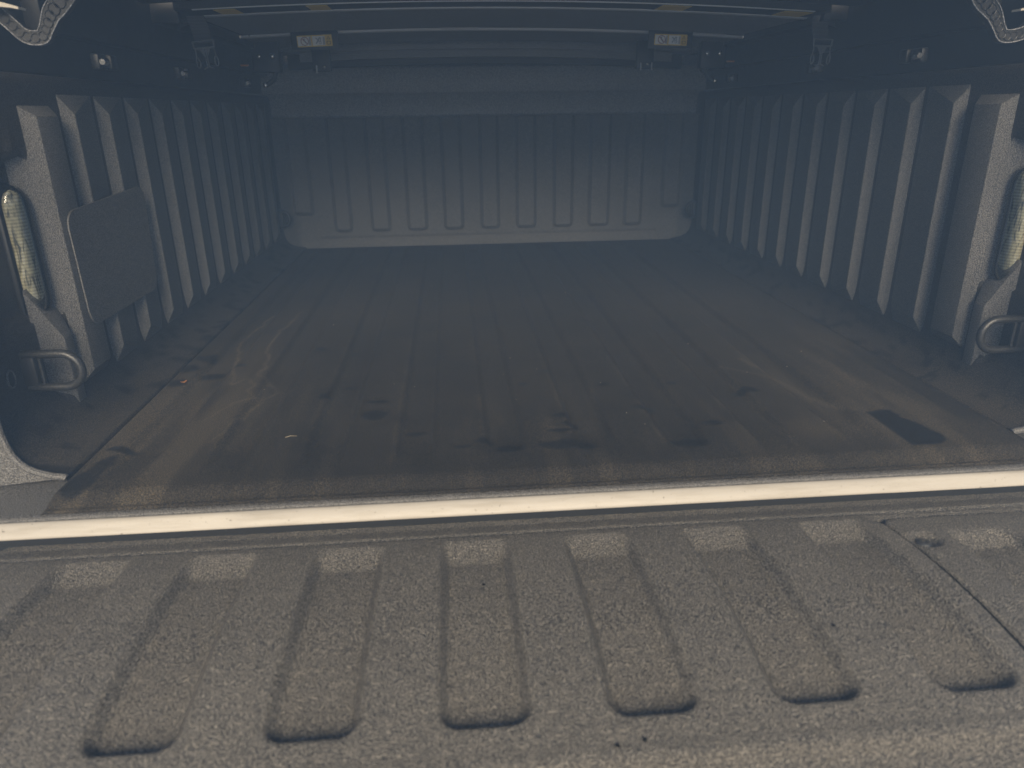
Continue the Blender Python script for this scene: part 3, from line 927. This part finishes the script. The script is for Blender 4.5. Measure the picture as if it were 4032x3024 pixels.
warning(.3984, .5388, -.030)

# hinge brackets, latch rods and their bolts below the front part of the stack
def bolt(name, p, rad, mat, parent):
    bm = bmesh.new()
    bmesh.ops.create_uvsphere(bm, u_segments=12, v_segments=8, radius=rad)
    for v in bm.verts: v.co.y *= .6
    bmesh.ops.translate(bm, verts=bm.verts, vec=p)
    return bm_obj(name, bm, mat, parent, smooth=True)
for sx, x1, x2, zz in ((-1, -.5715, -.5405, .521), (1, .5392, .572, .520)):
    lo, hi = sorted((sx * .525, sx * .590))
    br = box("latch_bracket", (lo, 1.256, .485), (hi, 1.290, .553), M['satin'], cov, bev=.003)
    bolt("latch_bolt", (x1, 1.252, zz), .0052, M['steel'], br)
    bolt("latch_bolt", (x2, 1.252, zz), .0062, M['steel'], br)
    tube("latch_arm", [(sx * .535, 1.262, .49), (sx * .545, 1.262, .468), (sx * .565, 1.262, .456)], .006, M['satin'], br, seg=8)
    bolt("latch_bolt", (sx * .565, 1.252, .4565), .0058, M['steel'], br)
    xa = -.6091 if sx < 0 else .6025
    lo, hi = xa - .009, xa + .009
    box("amber_tab", (lo, 1.252, .4995), (hi, 1.262, .5030), M['amber'], br, bev=.0008)
    xb = -.425 if sx < 0 else .381
    hb_ = box("hinge_bracket", (xb - .022, 1.256, .486), (xb + .022, 1.276, .552), M['satin'], cov, bev=.003)
    bolt("hinge_bolt", (xb + (.0075 if sx < 0 else .005), 1.252, .4965), .0038, M['steel'], hb_)
    for dx in ((-.012,) if sx < 0 else (-.012, .0165)):
        tube("hinge_pin", [(xb + dx, 1.253, .482), (xb + dx, 1.253, .500)], .0017, M['alu'], hb_, seg=8)
    bolt("panel_screw", (sx * .556 if sx < 0 else .56, 1.118, .5545), .0022, M['steel'], cov)

# straps with side-release buckle halves
def strap(sx, xt, zt, xb, zb, tilt):
    Yp = .748
    bm = bmesh.new()
    n = 9
    rows = []
    for k in range(n):
        t = k / (n - 1)
        x, z = xt + (xb - xt) * t, zt + (zb - zt) * t
        y = Yp + .006 * math.sin(3.0 * t)
        rows.append([bm.verts.new((x + dx, y + dy, z)) for dx, dy in ((-.0155, 0), (.0155, 0), (.0155, .0016), (-.0155, .0016))])
    for a, b_ in zip(rows[:-1], rows[1:]):
        for k in range(4): bm.faces.new((a[k], a[(k + 1) % 4], b_[(k + 1) % 4], b_[k]))
    bm.faces.new(rows[0]); bm.faces.new(rows[-1][::-1])
    s = bm_obj("strap", bm, M['web'], cov, smooth=False)
    bm = bmesh.new()
    prev = [(xt - .010 - .020 * sx * 0, Yp + .012, zt + .002), (xt + .022 * sx, Yp - .001, zt - .004), (xt + .034 * sx, Yp, zt - .022), (xt + .012 * sx, Yp + .010, zt - .012)]
    vs = [bm.verts.new(p) for p in prev]; bm.faces.new(vs)
    bmesh.ops.solidify(bm, geom=bm.faces[:], thickness=.0014)
    bm_obj("strap_tail", bm, M['web'], s)
    # buckle: frame bar, body bar, centre guide, two sprung prongs with eyelets
    bm = bmesh.new()
    def bar(x0, z0, x1, z1, r=.0013):
        tube_into(bm, [(x0, 0, z0), (x1, 0, z1)], r, 7)
    bar(-.0185, .010, -.0175, -.001, .0017); bar(.0185, .010, .0175, -.001, .0017)
    bar(-.0185, .0095, .0185, .0095, .0012); bar(-.0175, -.002, .0175, -.002, .0018)
    bar(-.0016, -.002, -.0016, -.0335, .0011); bar(.0016, -.002, .0016, -.0335, .0011)
    bar(-.0016, -.0335, -.0090, -.0360, .0012); bar(.0016, -.0335, .0090, -.0360, .0012)
    for q in (-1, 1):
        pts = [(q * .0160, 0, -.002), (q * .0165, 0, -.010), (q * .0172, 0, -.016), (q * .0192, 0, -.022), (q * .0188, 0, -.030), (q * .0160, 0, -.0335),
               (q * .0130, 0, -.030), (q * .0128, 0, -.023), (q * .0150, 0, -.017), (q * .0172, 0, -.016)]
        tube_into(bm, pts, .0012, 7)
        v = [bm.verts.new((q * a, 0, b_)) for a, b_ in ((.0030, -.0035), (.0095, -.0035), (.0035, -.0150))]
        f = bm.faces.new(v)
    bmesh.ops.rotate(bm, verts=bm.verts, cent=(0, 0, 0), matrix=Matrix.Rotation(tilt, 3, 'Y'))
    bmesh.ops.translate(bm, verts=bm.verts, vec=(xb, Yp - .001, zb - .006))
    bk = bm_obj("buckle", bm, simple("grey black buckle plastic", (.16, .16, .165), .4), s, smooth=True, auto=40)
    return s
strap(-1, -.5560, .5525, -.5480, .5085, -.10)
strap(1, .5800, .5490, .5900, .5050, .04)

# ------------------------------------------------------------------ litter on the mat
def flake(name, p, sx_, sy_, rot, mat, label, cat, group=None, curl=.3):
    bm = bmesh.new()
    n = 9
    vs = []
    for k in range(n):
        t = 2 * math.pi * k / n
        r_ = random.uniform(.75, 1.15)
        x, y = sx_ * r_ * math.cos(t), sy_ * r_ * math.sin(t)
        vs.append(bm.verts.new((x, y, curl * sx_ * (x / sx_) ** 2 + random.uniform(0, .0004))))
    c = bm.verts.new((0, 0, .0002))
    fs = [bm.faces.new((vs[k], vs[(k + 1) % n], c)) for k in range(n)]
    bmesh.ops.solidify(bm, geom=fs, thickness=.0006)
    o = bm_obj(name, bm, mat)
    o.location = p
    o.rotation_euler = (0, 0, rot)
    return tag(o, label, cat, group)
def mat_z(x, y):
    i = int(np.clip(np.searchsorted(xs_m, x), 0, len(xs_m) - 1)); j = int(np.clip(np.searchsorted(ys_m, y), 0, len(ys_m) - 1))
    return float(Zm[i, j])
xs_m, ys_m, Zm = X[:, 0], Y[0], Z
flake("dry_leaf", (-.5479, .3868, mat_z(-.5479, .3868) + .001), .0062, .0050, .4, M['leaf'], "small orange dry leaf scrap lying on the mat beside its long seam", "leaf", curl=.6)
for x, y, s in ((-.0341, .4425, .0030), (.1289, .8972, .0042), (.140, .895, .0034), (-.3626, .6871, .0040), (.1051, .1914, .0026), (.3562, .1333, .0030), (-.1898, .3451, .0020),
                (-.1782, 1.0303, .0042), (.093, .3102, .0020), (.1207, .152, .0022), (.406, .3545, .0028), (-.05, .3845, .0018), (.004, .384, .0018), (-.22, .34, .0018),
                (.29, .50, .0024), (.46, .42, .0024), (-.42, .36, .0022), (.33, .33, .0022), (-.1, .52, .0020), (.22, .62, .0024), (-.04, .26, .0018), (.37, .15, .0018)):
    flake("crumb", (x, y, mat_z(x, y) + .0008), s * .5, s * .32, random.uniform(0, 3), M['crumb'], "tiny pale crumb lying on the dusty mat", "crumb", "crumbs on the mat")
for x, y in ((-.021, -.326), (-.001, -.323), (.182, -.233), (-.106, -.131)):  # flat dark flakes added where small screw holes show dark
    z_ = float(gate_z(np.array([[x]]), np.array([[y]]), PK)[0, 0])
    flake("screw_hole_dot", (x, y, z_ + .0008), .0022, .0018, random.uniform(0, 3), M['hole'], "dark flake drawn for a screw hole in the tailgate skin", "screw_hole_dot", "dark dots for screw holes on the tailgate")
# a bit of dry straw
o = tube("straw", [(-.346, .160, .0014), (-.340, .163, .0020), (-.332, .1635, .0012)], [.0005, .0005, .0003], M['straw'], None, seg=6)
tag(o, "thin pale bit of straw lying flat on the mat near the sill", "straw")

# ------------------------------------------------------------------ blue air volume added to imitate lens glare
bm = bmesh.new()
bm_box(bm, (-4.3, -4.3, GZ - 1.0), (4.3, 4.3, .78))
hz = bm_obj("glare_haze", bm, bpy.data.materials.new("thin blue haze"))
mh = hz.data.materials[0]
mh.use_nodes = True
nt = mh.node_tree
for n in list(nt.nodes): nt.nodes.remove(n)
out = nt.nodes.new("ShaderNodeOutputMaterial")
pv = nt.nodes.new("ShaderNodeVolumePrincipled")
pv.inputs["Color"].default_value = (.40, .63, 1.0, 1)
pv.inputs["Density"].default_value = .14
pv.inputs["Anisotropy"].default_value = .2
nt.links.new(pv.outputs[0], out.inputs["Volume"])
tag(hz, kind="stuff")
